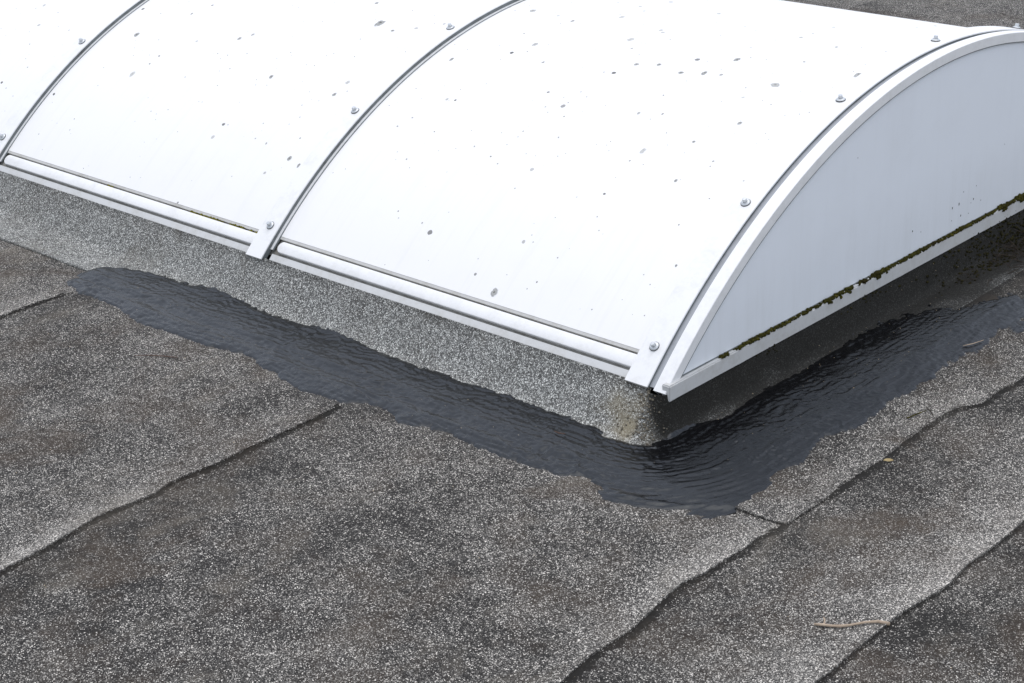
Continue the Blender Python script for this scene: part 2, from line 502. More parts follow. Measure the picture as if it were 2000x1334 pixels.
KT = 0.0048                       # thickness of the kerb felt
EDGE_Y = YF - 0.085
def t_max(s):
    """how far the kerb felt reaches out on the roof"""
    if s < 0: return 0.085 + 0.015 * sstep(0.0, -0.10, s) + 0.0025 * n3(s * 8, 4.4)
    if s < SA:
        th = min(s / 0.08, math.pi / 2 - 1e-3)
        tm = (CY - EDGE_Y) / max(0.02, math.cos(th)) - RC
        px = CX + math.sin(th) * (RC + tm)
        lim = SEAMS[6](EDGE_Y)
        if px > lim: tm = (lim - CX) / math.sin(th) - RC
        return tm
    y = CY + s - SA
    return SEAMS[6](y) - XF
def kerb_point(s, t, off):
    x, y, z, nx, ny, lean = surf(s, t)
    u = up_mix(t)
    bul = 0.0022 * n3(s * 5, t * 14, 2.0) + 0.0010 * n3(s * 22, t * 30, 5.0)
    st = (sheet_top(x, y) if u < 1 else 0.0)
    L = math.sqrt(1 + lean * lean)
    h = off + bul * u
    if s > 0 and t > 0.02:       # low crest shaped into the felt so the sealant mirrors the dark kerb
        cr = 0.168 + 0.006 * n3(s * 7, 3)
        st += 0.0200 * sstep(0.04, SA + 0.12, s) * (t / cr if t < cr else max(0.0, 1 - (t - cr) / 0.085)) * (0.85 + 0.5 * n3(s * 3, 6.6))
    return (x + nx * h * u / L, y + ny * h * u / L, z + (st * (1 - u)) + h * (1 - u) + h * u * lean / L)

ss = np.concatenate([np.arange(-5.3, -2.3, 0.05), np.arange(-2.3, -0.02, 0.012), np.arange(-0.02, SA + 0.02, 0.0035), np.arange(SA + 0.02, 1.9, 0.012)])
NT_ = 40
V, bl, gr, sa = [], [], [], []
for s in ss:
    tm = t_max(s)
    top = -(H - 0.004)
    th_n = min(1.0, max(0.0, s / SA))
    for j in range(NT_):
        w = j / (NT_ - 1)
        t = top + (tm - top) * w
        V.append(kerb_point(s, t, KT))
        u = up_mix(t)
        side = sstep(0.10, 0.95, th_n + 0.22 * n3(t * 35, s * 20, 3.7) * (1 if 0 < s < SA else 0))
        b = 0.20 * (1 - side) * (0.5 + 0.8 * n3(s * 3, t * 9, 1))
        x, y = V[-1][0], V[-1][1]
        if side > 0.5 and t > 0.05:
            b += 0.45 * math.exp(-((tm - t) / 0.075) ** 2) * (0.75 + 0.6 * n3(y * 4, 2.2))
        bl.append(max(0, b))
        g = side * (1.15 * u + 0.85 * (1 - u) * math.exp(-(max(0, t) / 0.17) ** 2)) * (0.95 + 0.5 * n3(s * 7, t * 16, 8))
        g += (1 - side) * 0.30 * sstep(-0.060, -0.082, t) * (0.8 + n3(s * 9, 1.5))  # kerb front darker along its top edge
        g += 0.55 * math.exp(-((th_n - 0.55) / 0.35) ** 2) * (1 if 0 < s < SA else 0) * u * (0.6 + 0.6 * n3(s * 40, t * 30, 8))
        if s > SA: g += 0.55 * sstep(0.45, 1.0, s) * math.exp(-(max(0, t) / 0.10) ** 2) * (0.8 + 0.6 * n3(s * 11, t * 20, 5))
        gr.append(min(1, max(0, g)))
        sa.append(max(0.0, 1.0 * math.exp(-((s + 0.015) / 0.055) ** 2 - ((t + 0.025) / 0.04) ** 2) * (0.8 + 1.2 * n3(s * 25, t * 40, 9))))
    x, y, z = kerb_point(s, tm + 0.0008, -0.002)
    V.append((x, y, z)); bl.append(0); gr.append(1.0); sa.append(0)
kerb = link_mesh('felt_kerb', V, grid_faces(len(ss), NT_ + 1), M['felt_kerb'], smooth=True, attrs={'bleach': bl, 'grime_dark': gr, 'sand': sa})
fix_normals(kerb)
kerb.data.materials.append(M['felt'])
_n = NT_ + 1
for p in kerb.data.polygons:
    i, j = divmod(p.vertices[0], _n)
    if ss[i] > 0.35 * SA and j > NT_ * 0.42:
        p.material_index = 1
tag(kerb, 'low kerb dressed in grey mineral felt under the white rooflight', 'kerb')
bm = bmesh.new()
bmesh.ops.create_cube(bm, size=1.0)
me = bpy.data.meshes.new('kerb_light_block'); bm.to_mesh(me); bm.free()
core = bpy.data.objects.new('kerb_light_block', me); COL.objects.link(core)  # plain unseen box inside the kerb, added to block light
core.scale = (5.15, 1.86, H - 0.012); core.location = (-2.575 + 0.02, 0.04 + 0.93, (H - 0.012) / 2); core.parent = kerb
me.materials.append(M['dark'])

# ------------------------------------------------------------------ the rooflight
def arc_pt(x, u, dr):
    a = A0 - u / RV
    r = RV + dr
    if u < 0:
        a = A0
        tx, tz = math.sin(a), -math.cos(a)
        return (x, YC + r * math.cos(a) + tx * u, ZC + r * math.sin(a) + tz * u)
    return (x, YC + r * math.cos(a), ZC + r * math.sin(a))

def sweep(name, prof, u0, u1, n, mat, parent, smooth_len=True, close=True):
    """profile [(x, dr)] carried along the arch"""
    m = len(prof)
    V, Fc = [], []
    for i in range(n + 1):
        u = u0 + (u1 - u0) * i / n
        for (x, dr) in prof:
            V.append(arc_pt(x, u, dr))
    for i in range(n):
        for j in range(m if close else m - 1):
            a, b = i * m + j, i * m + (j + 1) % m
            Fc.append((a, b, b + m, a + m))
    if close:
        Fc.append(tuple(range(m)))
        Fc.append(tuple(n * m + j for j in reversed(range(m))))
    o = link_mesh(name, V, Fc, mat, parent)
    fix_normals(o)
    me = o.data
    me.polygons.foreach_set('use_smooth', [True] * len(me.polygons))
    bm = bmesh.new(); bm.from_mesh(me)
    for e in bm.edges:
        if len(e.link_faces) == 2 and e.link_faces[0].normal.angle(e.link_faces[1].normal, 0) > 0.35:
            e.smooth = False
    bm.to_mesh(me); bm.free()
    return o

light = bpy.data.objects.new('barrel_vault_rooflight', None)
COL.objects.link(light)
tag(light, 'white barrel vault rooflight with bolted ribs and an arched end wall', 'rooflight')
LTOT = NPAN * PITCH
PAN_DR = -0.013

def box_part(name, x0, x1, y0, y1, z0, z1, mat, parent, bev=0.0015):
    bm = bmesh.new()
    bmesh.ops.create_cube(bm, size=1.0)
    for v in bm.verts:
        v.co = Vector((x0 + (v.co.x + .5) * (x1 - x0), y0 + (v.co.y + .5) * (y1 - y0), z0 + (v.co.z + .5) * (z1 - z0)))
    bmesh.ops.bevel(bm, geom=bm.edges[:], offset=bev, segments=2, affect='EDGES')
    me = bpy.data.meshes.new(name); bm.to_mesh(me); bm.free()
    me.materials.append(mat)
    o = bpy.data.objects.new(name, me); COL.objects.link(o); o.parent = parent
    return o

def bar_mesh(name, x0, x1, u0, u1, rl, rr, base, top, mat, parent):
    """long moulded bead with rounded ends lying on the arch"""
    pts = []
    def corner(cx, cu, r, a0):
        for i in range(7):
            a = a0 + i / 6 * math.pi / 2
            pts.append((cx + r * math.cos(a), cu + r * math.sin(a)))
    corner(x1 - rr, u0 + rr, rr, -math.pi / 2)
    corner(x1 - rr, u1 - rr, rr, 0)
    corner(x0 + rl, u1 - rl, rl, math.pi / 2)
    corner(x0 + rl, u0 + rl, rl, math.pi)
    cx, cu = (x0 + x1) / 2, (u0 + u1) / 2
    V, Fc = [], []
    n = len(pts)
    for ins, dr in ((0.0, base), (0.0003, base + 0.7 * (top - base)), (0.0010, top - 0.0006), (0.0020, top)):
        for (x, u) in pts:
            dx, du = x - cx, u - cu
            sx = (abs(dx) - ins) / abs(dx); su = max(0.0, (abs(du) - ins)) / max(1e-6, abs(du))
            V.append(arc_pt(cx + dx * sx, cu + du * su, dr))
    for l in range(3):
        for i in range(n):
            a, b = l * n + i, l * n + (i + 1) % n
            Fc.append((a, b, b + n, a + n))
    Fc.append(tuple(3 * n + i for i in range(n)))
    o = link_mesh(name, V, Fc, mat, parent, smooth=True)
    fix_normals(o)
    return o

# sheets of glazing between the ribs, with their moulded eave edge
panels = []
for i in range(NPAN):
    xr, xl = -PITCH * i - 0.012, -PITCH * (i + 1) - 0.03
    pan = sweep('glazing_panel', [(xl, PAN_DR), (xr, PAN_DR), (xr, PAN_DR - 0.008), (xl, PAN_DR - 0.008)], 0.0650, ARC - 0.0650, 72, M['panel'], light)
    panels.append(pan)
    for side in (0, 1):
        def U(a, b):
            return (a, b) if side == 0 else (ARC - b, ARC - a)
        xa, xb = -PITCH * (i + 1) + 0.0095, -PITCH * i - 0.0535
        # dirty channel below the sheet
        u0, u1 = U(0.020, 0.0640)
        ch = sweep('edge_channel', [(xa - 0.04, -0.0200), (xb + 0.03, -0.0200), (xb + 0.03, -0.024), (xa - 0.04, -0.024)], u0, u1, 4, M['channel'], pan)
        u0, u1 = U(0.0280, 0.0550)
        bar_mesh('edge_bead', xa + 0.006, xb + 0.001, u0, u1, 0.0125, 0.0065, -0.0205, -0.0105, M['white_metal'], pan)
        # thin lip of the sheet
        u0, u1 = U(0.0588, 0.0664)
        sweep('sheet_lip', [(xa - 0.005, PAN_DR - 0.0006), (xb + 0.012, PAN_DR - 0.0006), (xb + 0.012, PAN_DR - 0.007), (xa - 0.005, PAN_DR - 0.007)], u0, u1, 2, M['lip'], pan)
        # eave flashing
        u0, u1 = U(0.0, 0.0210)
        fo = sweep('eave_flashing', [(xa + 0.004, -0.010), (xb + 0.012, -0.010), (xb + 0.012, -0.013), (xa + 0.004, -0.013)], u0, u1, 4, M['flashing'], light)
        fix_normals(fo)
# dark rail under the eave edge
for side in (0, 1):
    u0, u1 = (0.004, 0.10) if side == 0 else (ARC - 0.10, ARC - 0.004)
    sweep('eave_rail', [(-LTOT, -0.026), (0.012, -0.026), (0.012, -0.060), (-LTOT, -0.060)], u0, u1, 6, M['dark'], light)

# ribs: cap strip, its grey gasket edge, pale foot strip; bolts with washers
def make_bolt_meshes():
    bm = bmesh.new()
    segs = 28
    prof = [(0.0088, 0.0), (0.0091, 0.0010), (0.0086, 0.0022), (0.0060, 0.0034), (0.0048, 0.0036), (0.0, 0.0036)]
    def lathe(bm, prof, segs):
        rings = []
        for r, z in prof:
            if r == 0: rings.append([bm.verts.new((0, 0, z))])
            else: rings.append([bm.verts.new((r * math.cos(2 * math.pi * i / segs), r * math.sin(2 * math.pi * i / segs), z)) for i in range(segs)])
        for a, b in zip(rings, rings[1:]):
            for i in range(segs):
                j = (i + 1) % segs
                if len(b) == 1: bm.faces.new((a[i], a[j], b[0]))
                else: bm.faces.new((a[i], a[j], b[j], b[i]))
    lathe(bm, prof, segs)
    wm = bpy.data.meshes.new('washer'); bm.to_mesh(wm); bm.free()
    wm.materials.append(M['bolt']); wm.polygons.foreach_set('use_smooth', [True] * len(wm.polygons))
    bm = bmesh.new()
    hexp = [(0.0046, 0.0034), (0.0046, 0.0096), (0.0040, 0.0104), (0.0, 0.0106)]
    lathe(bm, [(0.0060, 0.0034), (0.0060, 0.0046), (0.0046, 0.0047)], 24)
    lathe(bm, hexp, 6)
    hm = bpy.data.meshes.new('bolt'); bm.to_mesh(hm); bm.free(); hm.materials.append(M['bolt'])
    bm = bmesh.new()
    lathe(bm, [(0.0094, -0.0004), (0.0098, 0.0004), (0.0092, 0.0011), (0.0, 0.0011)], segs)
    rm = bpy.data.meshes.new('rubber_seal'); bm.to_mesh(rm); bm.free(); rm.materials.append(M['rubber'])
    return hm, wm, rm
HEX, WASHER, SEAL = make_bolt_meshes()
BOLT_U = [0.0765, 0.4055, 0.7345, 1.0775, 1.4205, 1.7495, 2.0805]
def put_bolt(x, u, k):
    p = arc_pt(x, u, 0.0004)
    a = A0 - u / RV
    nrm = Vector((0, math.cos(a), math.sin(a)))
    b = bpy.data.objects.new('bolt', HEX); COL.objects.link(b)
    q = nrm.to_track_quat('Z', 'Y') @ Matrix.Rotation(random.uniform(0, 1.0), 3, 'Z').to_quaternion()
    q = Matrix.Rotation(random.uniform(-0.09, 0.09), 3, 'X').to_quaternion() @ q
    b.rotation_euler = q.to_euler(); b.location = p; b.parent = light
    for nm, me in (('washer', WASHER), ('rubber_seal', SEAL)):
        w = bpy.data.objects.new(nm, me); COL.objects.link(w); w.parent = b
for i in range(NPAN + 1):
    x = -PITCH * i
    cap = sweep('rib_cap', [(x - 0.051, -0.0145), (x - 0.051, -0.0008), (x - 0.0500, 0.0), (x - 0.0010, 0.0), (x, -0.0008), (x, -0.0030), (x - 0.004, -0.0030), (x - 0.004, -0.0145)],
                0.0, ARC, 96, M['white_metal'], light)
    sweep('side_gasket', [(x - 0.003, -0.0145), (x - 0.003, -0.0029), (x - 0.0008, -0.0029), (x - 0.0003, -0.0145)], 0.001, ARC - 0.001, 96, M['gasket'], cap)
    if i > 0:
        sweep('foot_strip', [(x - 0.0005, -0.0148), (x - 0.0005, -0.0108), (x + 0.0055, -0.0108), (x + 0.0062, -0.0148)], 0.03, ARC - 0.03, 96, M['white_metal'], cap)
        sweep('seal_line', [(x + 0.0062, -0.0148), (x + 0.0062, -0.0118), (x + 0.0078, -0.0118), (x + 0.0082, -0.0148)], 0.03, ARC - 0.03, 96, M['gasket'], cap)
    for k, u in enumerate(BOLT_U):
        put_bolt(x - 0.0245 + random.uniform(-.001, .001), u + random.uniform(-.003, .003) + (0.012 if i == 2 else 0), k)

# arched end wall
sweep('end_gutter', [(-0.003, -0.0075), (0.016, -0.0040), (0.016, -0.020), (-0.003, -0.020)], 0.004, ARC - 0.004, 96, M['grey_metal'], light)
ef = sweep('end_frame', [(0.0140, -0.022), (0.0140, -0.0016), (0.0146, -0.0010), (0.0400, -0.0004), (0.0412, -0.0014), (0.0412, -0.0205), (0.0385, -0.0205), (0.0385, -0.0040), (0.0165, -0.0040), (0.0165, -0.022)],
           -0.002, ARC + 0.002, 96, M['white_metal'], light)
sweep('frame_seal', [(0.0370, -0.0204), (0.0414, -0.0204), (0.0412, -0.0222), (0.0370, -0.0225)], 0.02, ARC - 0.02, 96, M['gasket'], ef)
# end sheet
n = 96
V, Fc = [], []
zb = H - 0.004
for i in range(n + 1):
    u = ARC * i / n
    x, y, z = arc_pt(0.0375, u, -0.019)
    V.append((0.0375, y, max(z, zb + 0.001)))
    V.append((0.0375, y, zb))
for i in range(n):
    Fc.append((2 * i, 2 * i + 1, 2 * i + 3, 2 * i + 2))
m0 = len(V)
V += [(0.030, v[1], v[2]) for v in V]
Fc += [tuple(m0 + a for a in reversed(f)) for f in Fc]
es = link_mesh('end_sheet', V, Fc, M['end_sheet'], light)
fix_normals(es)
sill = box_part('end_sill', 0.030, 0.0480, 0.003, 2 * YC - 0.003, H - 0.0178, H + 0.0130, M['flashing'], light, 0.0022)
box_part('sill_joint', 0.0372, 0.0395, 0.020, 2 * YC - 0.020, H + 0.0128, H + 0.0150, M['gasket'], sill, 0.0004)
# far end of the vault, closing it
V = [(-LTOT - 0.02, v[1], v[2]) for v in V[:m0]]
link_mesh('far_end_sheet', V, Fc[:n], M['end_sheet'], light)

# lichen and dirt spots on the sheets
SPOTS = [(-1.978,0.493,0.010),(-1.855,0.366,0.008),(-1.635,0.557,0.007),(-1.609,0.580,0.005),(-1.414,0.456,0.007),(-1.402,0.427,0.002),(-1.186,0.446,0.006),(-1.223,0.360,0.002),(-1.257,0.270,0.003),(-1.159,0.248,0.006),(-1.119,0.239,0.004),(-1.883,0.611,0.004),(-1.294,0.723,0.013),(-1.231,0.699,0.006),(-1.179,0.727,0.006),(-1.242,0.577,0.002),(-1.183,0.491,0.006),(-0.968,0.904,0.009),(-0.831,0.886,0.005),(-0.741,0.953,0.007),(-0.631,0.845,0.009),(-0.602,0.915,0.006),(-0.828,0.751,0.007),(-0.752,0.689,0.004),(-0.981,0.638,0.005),(-0.881,0.506,0.004),(-0.923,0.432,0.003),(-0.941,0.399,0.003),(-0.538,0.746,0.007),(-0.489,0.762,0.006),(-0.420,0.746,0.007),(-0.410,0.586,0.004),(-0.358,0.599,0.003),(-0.325,0.487,0.006),(-0.206,0.429,0.004),(-0.620,0.366,0.002),(-0.696,0.185,0.002),(-0.133,0.330,0.002),(-0.344,0.839,0.008),(-0.371,0.763,0.006),(-0.199,0.765,0.012),(-0.070,0.866,0.008),(-0.196,0.980,0.004),(-0.183,0.619,0.005),(-0.238,0.538,0.004),(-0.207,0.879,0.004),(-0.161,0.483,0.002),(-0.164,0.498,0.003),(-0.430,0.087,0.009),(-0.084,0.244,0.003),(-0.708,0.395,0.002),(-0.565,0.530,0.002),(-0.533,0.470,0.002),(-0.587,0.573,0.002),(-0.825,0.578,0.002),(-0.822,0.717,0.002),(-2.232,0.456,0.003),(-2.347,0.509,0.002)]
def spot_mesh(name, c, r, place, parent, stretch=1.0, mat=None):
    V, Fc = [place(c[0], c[1], 0.0007)], []
    rim = [0.0]
    n = 18
    seed = random.uniform(0, 99)
    tone = random.choice((0.0, 0.0, 0.1, 0.25, 0.45)); tl = random.choice((0.1, 0.2, 0.3, 0.5, 1.2))
    ph = random.uniform(0, 6.28)
    for ring, hh in ((0.55, 0.0006), (0.86, 0.0004), (1.0, 0.00006)):
        for i in range(n):
            a = 2 * math.pi * i / n
            tail = 1.0 + tl * max(0.0, -math.sin(a)) ** 4
            rr = r * ring * tail * (1 + 0.30 * n3(math.cos(a) * 1.3 + seed, math.sin(a) * 1.3) + 0.16 * n3(math.cos(a) * 4 + seed, math.sin(a) * 4))
            V.append(place(c[0] + rr * math.cos(a), c[1] + stretch * rr * math.sin(a), hh)); rim.append(ring)
    for i in range(n):
        Fc.append((0, 1 + i, 1 + (i + 1) % n))
        for k in range(2):
            a, b = 1 + k * n + i, 1 + k * n + (i + 1) % n
            Fc.append((a, a + n, b + n, b))
    return fix_normals(link_mesh(name, V, Fc, mat or M['spot'], parent, smooth=True, attrs={'rim': rim, 'tone': [tone] * len(V)}))
def on_panel(x, u, h): return arc_pt(x, u, PAN_DR + h)
for (x, u, r) in SPOTS:
    idx = min(NPAN - 1, max(0, int(-x / PITCH)))
    spot_mesh('lichen_spot', (x, u), r * 0.90, on_panel, panels[idx], random.uniform(0.8, 1.25))
END_SPOTS = [(1.052,0.149,0.002),(0.992,0.155,0.002),(0.965,0.153,0.002),(1.002,0.126,0.002),(0.809,0.147,0.002),(1.034,0.122,0.001),(1.084,0.138,0.001),(1.061,0.176,0.001),(1.172,0.239,0.001),(0.593,0.357,0.001),(0.842,0.136,0.001),(0.965,0.125,0.001),(1.008,0.177,0.001),(1.042,0.143,0.001)]
def on_end(y, z, h): return (0.0376 + h * 0.5, y, z)
for (y, z, r) in END_SPOTS:
    spot_mesh('dirt_spot', (y, z), r * 0.8, on_end, es, 1.3, M['dark'])

# ------------------------------------------------------------------ bitumen sealant brushed round the foot of the kerb
TAR = np.array([(-1.475,0.166),(-1.473,0.137),(-1.474,0.106),(-1.480,0.083),(-1.465,0.060),(-1.419,0.037),(-1.348,0.020),(-1.270,0.016),(-1.226,0.014),(-1.185,0.004),(-1.147,-0.002),(-1.100,0.002),(-1.043,0.007),(-0.992,0.015),(-0.934,0.015),(-0.873,0.012),(-0.817,0.002),(-0.760,-0.001),(-0.727,0.002),(-0.650,0.008),(-0.597,0.011),(-0.521,0.015),(-0.457,0.007),(-0.406,0.012),(-0.350,0.009),(-0.279,0.005),(-0.232,0.009),(-0.170,0.007),(-0.127,0.008),(-0.078,0.004),(-0.043,0.023),(-0.001,0.016),(0.050,0.013),(0.081,0.001),(0.114,-0.010),(0.158,-0.010),(0.209,0.006),(0.234,0.029),(0.283,0.027),(0.343,0.018),(0.379,0.015),(0.443,0.016),(0.500,0.024),(0.555,0.013),(0.601,0.014),(0.651,0.016),(0.686,0.007),(0.742,0.013),(0.796,0.020),(0.836,0.035),(0.899,0.056),(0.925,0.100),(0.949,0.144),(0.940,0.206),(0.941,0.237),(0.902,0.258),(0.875,0.222),(0.758,0.232),(0.709,0.223),(0.643,0.225),(0.538,0.233),(0.469,0.222),(0.363,0.235),(0.307,0.219),(0.267,0.210),(0.228,0.221),(0.182,0.235),(0.130,0.221),(0.118,0.221),(0.109,0.244),(0.099,0.254),(0.091,0.255),(0.088,0.265),(0.079,0.277),(0.073,0.261),(0.069,0.246),(0.059,0.228),(0.047,0.229),(0.040,0.216),(0.029,0.203),(0.024,0.172),(0.017,0.165),(0.009,0.152),(-0.007,0.169),(-0.047,0.177),(-0.091,0.181),(-0.127,0.183),(-0.160,0.184),(-0.198,0.182),(-0.242,0.181),(-0.293,0.177),(-0.332,0.187),(-0.372,0.205),(-0.405,0.186),(-0.435,0.179),(-0.482,0.180),(-0.519,0.209),(-0.578,0.213),(-0.618,0.221),(-0.679,0.210),(-0.727,0.196),(-0.774,0.196),(-0.802,0.181),(-0.850,0.177),(-0.909,0.194),(-0.987,0.199),(-1.044,0.200),(-1.120,0.207),(-1.171,0.205),(-1.214,0.196),(-1.255,0.184),(-1.290,0.186),(-1.325,0.183),(-1.354,0.180),(-1.392,0.190),(-1.416,0.178),(-1.454,0.173)])
def signed_dist(P, poly):
    A, B = poly, np.roll(poly, -1, 0)
    best = np.full(len(P), 1e9); inside = np.zeros(len(P), bool)
    for a, b in zip(A, B):
        d = b - a; L = max(1e-12, d @ d)
        t = np.clip(((P - a) @ d) / L, 0, 1)
        v = P - (a + t[:, None] * d)
        best = np.minimum(best, (v ** 2).sum(1))
        c = (a[1] > P[:, 1]) != (b[1] > P[:, 1])
        with np.errstate(divide='ignore', invalid='ignore'):
            xi = a[0] + (P[:, 1] - a[1]) * (b[0] - a[0]) / (b[1] - a[1])
        inside ^= c & (P[:, 0] < xi)
    return np.sqrt(best) * np.where(inside, 1, -1)
ts_s = np.concatenate([np.arange(-1.54, -0.01, 0.0032), np.arange(-0.01, SA + 0.01, 0.0016), np.arange(SA + 0.01, 1.20, 0.0032)])
ts_t = np.arange(-0.035, 0.295, 0.0031)
PS, PT = np.meshgrid(ts_s, ts_t, indexing='ij')
P = np.stack([PS.ravel(), PT.ravel()], 1)
# the patch runs on past the frame at its far end
poly = TAR.copy()
far = (poly[:, 0] > 0.93)
poly[far, 0] += 0.10
sd = signed_dist(P, poly)
V, keep = [], []
for (s, t), d in zip(P, sd):
    jag = 0.0065 * n3(s * 48, t * 55, 1) + 0.0045 * n3(s * 150, t * 170, 2)
    e = d + jag * (1 + 2.2 * sstep(0.45, 0.9, s)) + 0.010 * n3(s * 30, t * 45, 8) * sstep(0.35, 0.8, s) - 0.014 * sstep(0.72, 1.0, s) * (0.7 + 0.9 * n3(s * 40, t * 40, 17))
    ridge = max(0.0, 0.0002 + 0.0012 * n3(s * 9, 7)) * max(0.0, 1 - abs(t - t_max(s) if s < 0.0 else t - 0.168 - 0.006 * n3(s * 7, 3)) / 0.010) if s < 0 or s > SA else 0
    wr = max(0.15, 0.55 + 1.5 * n3(s * 7, t * 16, 21))
    q = s + 0.35 * t                                            # strokes run along the band, not quite straight
    rip = 0.0034 * (0.22 - abs(n3(s * 40 + 3 * n3(s * 9, t * 9), t * 66 + 2 * n3(s * 13, t * 7, 4), 6))) * wr
    rip += 0.0020 * (0.22 - abs(n3(s * 105, t * 125, 9))) * (1.2 - 0.6 * wr)
    rip += 0.0010 * n3(q * 9, t * 150 + 3 * n3(s * 5, 2.2), 31) + 0.0006 * n3(q * 22, t * 260, 33)
    rip += 0.0013 * n3(s * 14, t * 24, 12)
    rip += 0.0032 * math.exp(-((s + 0.02 - 0.8 * (t - 0.12) - 0.004 * n3(t * 60, 5)) / 0.006) ** 2) * sstep(0.09, 0.12, t)   # lap between two coats
    lap = 0.0012 if s < -0.215 else 0.0
    body = 0.0026 + 0.0045 * math.exp(-(t / 0.022) ** 2)
    if s < 0.02: body += 0.0042 * sstep(0.10, 0.175, t)
    thick = -0.0010 + min(body, 0.0012 + 0.10 * max(0.0, e) + 0.0012 * sstep(-0.004, 0.004, e)) * sstep(-0.005, 0.004, e) + (rip + ridge) * sstep(0.0, 0.012, e)
    if e > 0.004: thick = max(thick, 0.0008)
    base = KT if (t < t_max(s)) else 0.0
    if s < 0: base = KT * sstep(0.140, 0.102, t)
    elif s < SA: base = KT * sstep(0.075, 0.002, t - t_max(s))
    else: base = KT
    V.append(kerb_point(s, t, base + thick)); keep.append(e > -0.006)
ns, nt = len(ts_s), len(ts_t)
Fc = [f for f in grid_faces(ns, nt) if any(keep[i] for i in f)]
used = sorted({i for f in Fc for i in f}); remap = {v: i for i, v in enumerate(used)}
tar = link_mesh('bitumen_sealant', [V[i] for i in used], [tuple(remap[i] for i in f) for f in Fc], M['tar'], smooth=True)
fix_normals(tar)
tag(tar, 'glossy black bitumen sealant brushed along the foot of the felt kerb', 'sealant')

# ------------------------------------------------------------------ moss
_ico = bmesh.new(); bmesh.ops.create_icosphere(_ico, subdivisions=2, radius=1.0)
ICO_V = np.array([v.co[:] for v in _ico.verts]); ICO_F = [tuple(v.index for v in f.verts) for f in _ico.faces]; _ico.free()
def blobs(name, items, mat, rough=0.35):
    V, Fc = [], []
    for (c, r) in items:
        b = len(V)
        sd_ = random.uniform(0, 50)
        for v in ICO_V:
            k = 1 + rough * n3(v[0] * 2.2 + sd_, v[1] * 2.2, v[2] * 2.2) + rough * 0.6 * n3(v[0] * 6 + sd_, v[1] * 6, v[2] * 6)
            V.append((c[0] + r[0] * v[0] * k, c[1] + r[1] * v[1] * k, c[2] + r[2] * v[2] * k))
        Fc += [tuple(b + i for i in f) for f in ICO_F]
    return link_mesh(name, V, Fc, mat, smooth=True)
items = []
CLUMPS = [(0.167, .0075, .011), (0.215, .008, .016), (0.245, .0085, .03), (0.28, .006, .02), (0.42, .005, .05), (0.50, .0085, .02), (0.535, .009, .012), (0.565, .008, .012), (0.617, .0105, .012), (0.665, .011, .02), (0.70, .009, .03), (0.80, .007, .05), (0.93, .006, .05), (1.02, .007, .03), (1.10, .007, .05), (1.18, .012, .03), (1.26, .010, .05), (1.40, .010, .07), (1.6, .009, .1)]
for _ in range(2300):
    y = random.uniform(0.06, 1.75)
    th = 0.0045 if 0.29 < y else 0.0006
    if 0.585 < y < 0.605 or 0.635 < y < 0.648: th = 0.0008
    for (c, a, w) in CLUMPS:
        th = max(th, a * math.exp(-((y - c) / w) ** 2))
    th *= 0.66 + 0.5 * n3(y * 40, 2.5)
    if th < 0.0011: continue
    r = random.uniform(0.0012, 0.0030) * (0.55 + th / 0.011)
    items.append(((0.0425 + random.uniform(-0.003, 0.0055), y, H + 0.0135 + random.uniform(-0.35, 0.6) * th * 0.8), (r, r * random.uniform(.9, 1.6), r)))
    if th > 0.006 and random.random() < 0.35:
        items.append(((0.0485, y, H + 0.0125 - random.uniform(0.1, 0.8) * th), (r * .8, r, r)))
tag(blobs('moss', items, M['moss']), 'olive green moss growing along the top of the end sill', 'moss', kind='stuff')
items = []
for _ in range(170):
    x = random.uniform(-1.345, -1.105)
    r = random.uniform(0.0010, 0.0022)
    p = arc_pt(x, 0.0565 + random.uniform(-.0018, .0022), -0.0140)
    if n3(x * 30, 3) > -0.15: items.append((p, (r * 1.6, r, r)))
for _ in range(16):
    x = random.uniform(-1.665, -1.635); r = random.uniform(0.001, 0.002)
    items.append((arc_pt(x, 0.0570 + random.uniform(-.0015, .0015), -0.0142), (r * 1.5, r, r)))
tag(blobs('moss', items, M['moss_bright']), 'thin line of yellow green moss in the eave channel beside the middle rib', 'moss', kind='stuff')

# ------------------------------------------------------------------ small litter
def tube(name, pts, radii, mat, parent=None, segs=7):
    V, Fc = [], []
    n = len(pts)
    for i, p in enumerate(pts):
        a = Vector(pts[max(0, i - 1)]); b = Vector(pts[min(n - 1, i + 1)])
        d = (b - a).normalized()
        s1 = d.cross(Vector((0, 0, 1)))
        s1 = s1.normalized() if s1.length > 1e-4 else Vector((1, 0, 0))
        s2 = d.cross(s1)
        for k in range(segs):
            an = 2 * math.pi * k / segs
            r = radii[i] * (1 + 0.18 * n3(i * 1.3, k * 2.1, radii[0] * 1e4))
            V.append(Vector(p) + s1 * (r * math.cos(an)) + s2 * (r * math.sin(an)))
    for i in range(n - 1):
        for k in range(segs):
            a, b = i * segs + k, i * segs + (k + 1) % segs
            Fc.append((a, b, b + segs, a + segs))
    Fc.append(tuple(range(segs))); Fc.append(tuple((n - 1) * segs + k for k in range(segs)))
    o = link_mesh(name, V, Fc, mat, parent, smooth=True)
    return fix_normals(o)

